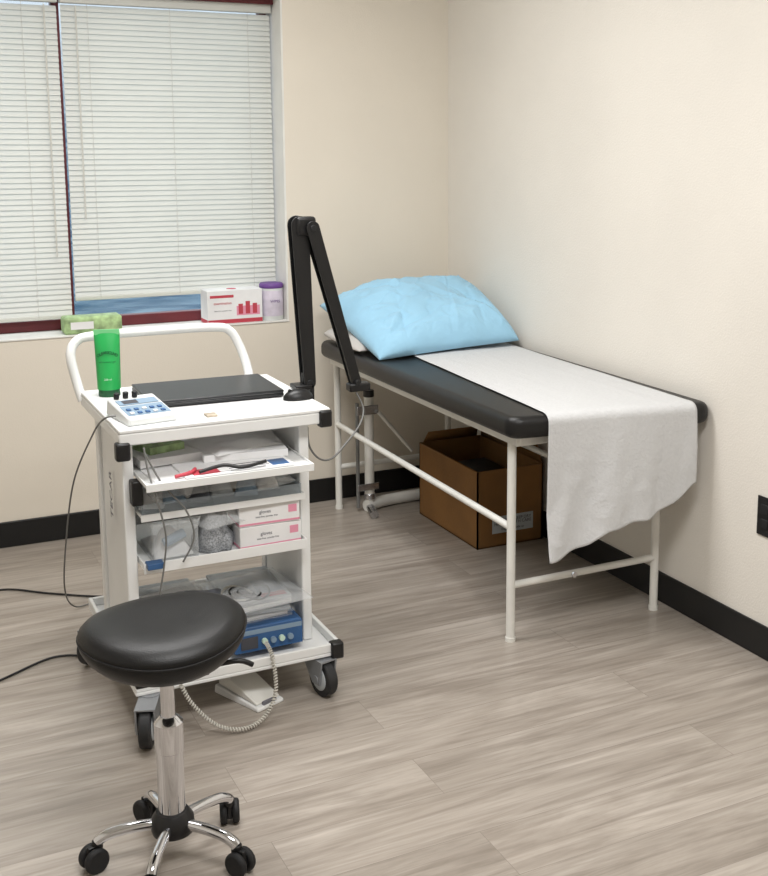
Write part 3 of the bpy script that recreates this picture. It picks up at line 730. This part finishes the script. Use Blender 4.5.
b.add(*seatsurf(prof),'vinyl_seat',TI); b.make('seat_cushion_side',T,ang=3)
b=B(); P=[]
for i in range(49):
    a=2*math.pi*i/48; x=.182*math.cos(a); y=.182*.97*math.sin(a); P.append(TI@Vector((x,y,.050+.012*(x/.18)**2-.006*(y/.18)**2)))
b.sweep(P,.0022,'rubber',n=6); b.make('seat_piping',T,ang=3)
b=B(); b.box(SX-.08,SX+.08,SY-.065,SY+.065,.450,.470,'plastic_black'); b.make('seat_mount',T,bevel=.003)
b=B(); b.sweep([(SX+.03,SY,.448),(SX+.10,SY-.01,.446),(SX+.16,SY-.02,.448),(SX+.19,SY-.024,.434)],.006,'plastic_black',smooth=4); b.make('height_lever',T)
b=B(); b.cyl((SX,SY,.345),(SX,SY,.44),.0155,'chrome',n=28); b.cyl((SX,SY,.425),(SX,SY,.455),.024,'plastic_black',n=28,r1=.03); b.make('gas_piston',T)
b=B(); b.lathe([(.030,.115),(.030,.262),(.0325,.264),(.0325,.330),(.026,.338),(.018,.345)],(SX,SY,0),'chrome'); b.make('gas_cylinder',T,ang=.5)
b=B(); b.lathe([(.028,.058),(.046,.066),(.049,.078),(.047,.100),(.036,.116)],(SX,SY,0),'plastic_black'); b.make('hub',T)
for kk in range(5):
    a=math.radians(96+72*kk); d=Vector((math.cos(a),math.sin(a),0))
    b=B(); c=Vector((SX,SY,0))
    b.sweep([c+d*.03+Vector((0,0,.088)),c+d*.08+Vector((0,0,.088)),c+d*.13+Vector((0,0,.082)),c+d*.154+Vector((0,0,.073)),c+d*.165+Vector((0,0,.064))],.0125,'chrome',n=14,smooth=5)
    b.make('base_leg',T)
    p=c+d*.165; e=bpy.data.objects.new('caster',None); COL.objects.link(e); e.parent=T; e.location=p-Vector(T.location); e.rotation_euler=(0,0,a+(.3,.5,-.9,-.2,.9)[kk]); e.empty_display_size=.02
    R=.0285
    b=B()
    for s in(-1,1): b.cyl((.010,s*.006,R),(.010,s*.023,R),R,'rubber',n=28)
    b.make('wheel',e,world=False,bevel=.006)
    b=B(); b.cyl((.010,-.007,R),(.010,.007,R),R*.55,'plastic_black'); b.box(-.010,.024,-.0055,.0055,R*.6,R*2.05,'plastic_black'); b.cyl((0,0,R*1.7),(0,0,.068),.012,'plastic_black'); b.make('caster_housing',e,world=False,bevel=.002)

# ------------------------------------------------------------ lights
def area(name,loc,size,sy,power,col,rot=(0,0,0)):
    l=bpy.data.lights.new(name,'AREA'); l.shape='RECTANGLE'; l.size=size; l.size_y=sy; l.energy=power; l.color=col
    o=bpy.data.objects.new(name,l); COL.objects.link(o); o.location=loc; o.rotation_euler=rot; return o
area('ceiling_light_near',(.9,1.2,ZC-.02),1.2,.6,60,(1,.992,.985))
area('ceiling_light_far',(.8,3.3,ZC-.02),1.2,.6,49,(1,.992,.985))
w=bpy.data.worlds.new('daylight'); scene.world=w; w.use_nodes=True
n=w.node_tree.nodes; l=w.node_tree.links; bg=n['Background']
tc=n.new('ShaderNodeTexCoord'); mp=n.new('ShaderNodeMapping'); mp.inputs['Scale'].default_value=(14,14,220)
nz=n.new('ShaderNodeTexNoise'); nz.inputs['Scale'].default_value=1.5; nz.inputs['Detail'].default_value=3
r=n.new('ShaderNodeValToRGB'); r.color_ramp.elements[0].position=.40; r.color_ramp.elements[0].color=(.045,.14,.27,1); r.color_ramp.elements[1].position=.68; r.color_ramp.elements[1].color=(.28,.46,.62,1)
l.new(tc.outputs['Generated'],mp.inputs['Vector']); l.new(mp.outputs['Vector'],nz.inputs['Vector']); l.new(nz.outputs['Fac'],r.inputs['Fac'])
sep=n.new('ShaderNodeSeparateXYZ'); l.new(tc.outputs['Generated'],sep.inputs['Vector'])
r2=n.new('ShaderNodeValToRGB'); r2.color_ramp.elements[0].position=.0; r2.color_ramp.elements[0].color=(0,0,0,1); r2.color_ramp.elements[1].position=.25; r2.color_ramp.elements[1].color=(1,1,1,1)
l.new(sep.outputs['Z'],r2.inputs['Fac'])
mx=n.new('ShaderNodeMix'); mx.data_type='RGBA'; mx.inputs['B'].default_value=(1.9,2.1,2.25,1)
l.new(r2.outputs['Color'],mx.inputs['Factor']); l.new(r.outputs['Color'],mx.inputs['A']); l.new(mx.outputs['Result'],bg.inputs['Color'])
bg.inputs['Strength'].default_value=1.0

# ------------------------------------------------------------ camera
cam=bpy.data.cameras.new('camera'); co=bpy.data.objects.new('camera',cam); COL.objects.link(co)
co.location=(0,0,1.6); co.rotation_euler=(math.radians(90-9.5),0,math.radians(-27.2))
cam.sensor_fit='HORIZONTAL'; cam.sensor_width=36; cam.lens=1170/768*36
cam.shift_x=(384-450)/768; cam.shift_y=-(438-340)/768
cam.clip_start=.05
scene.camera=co
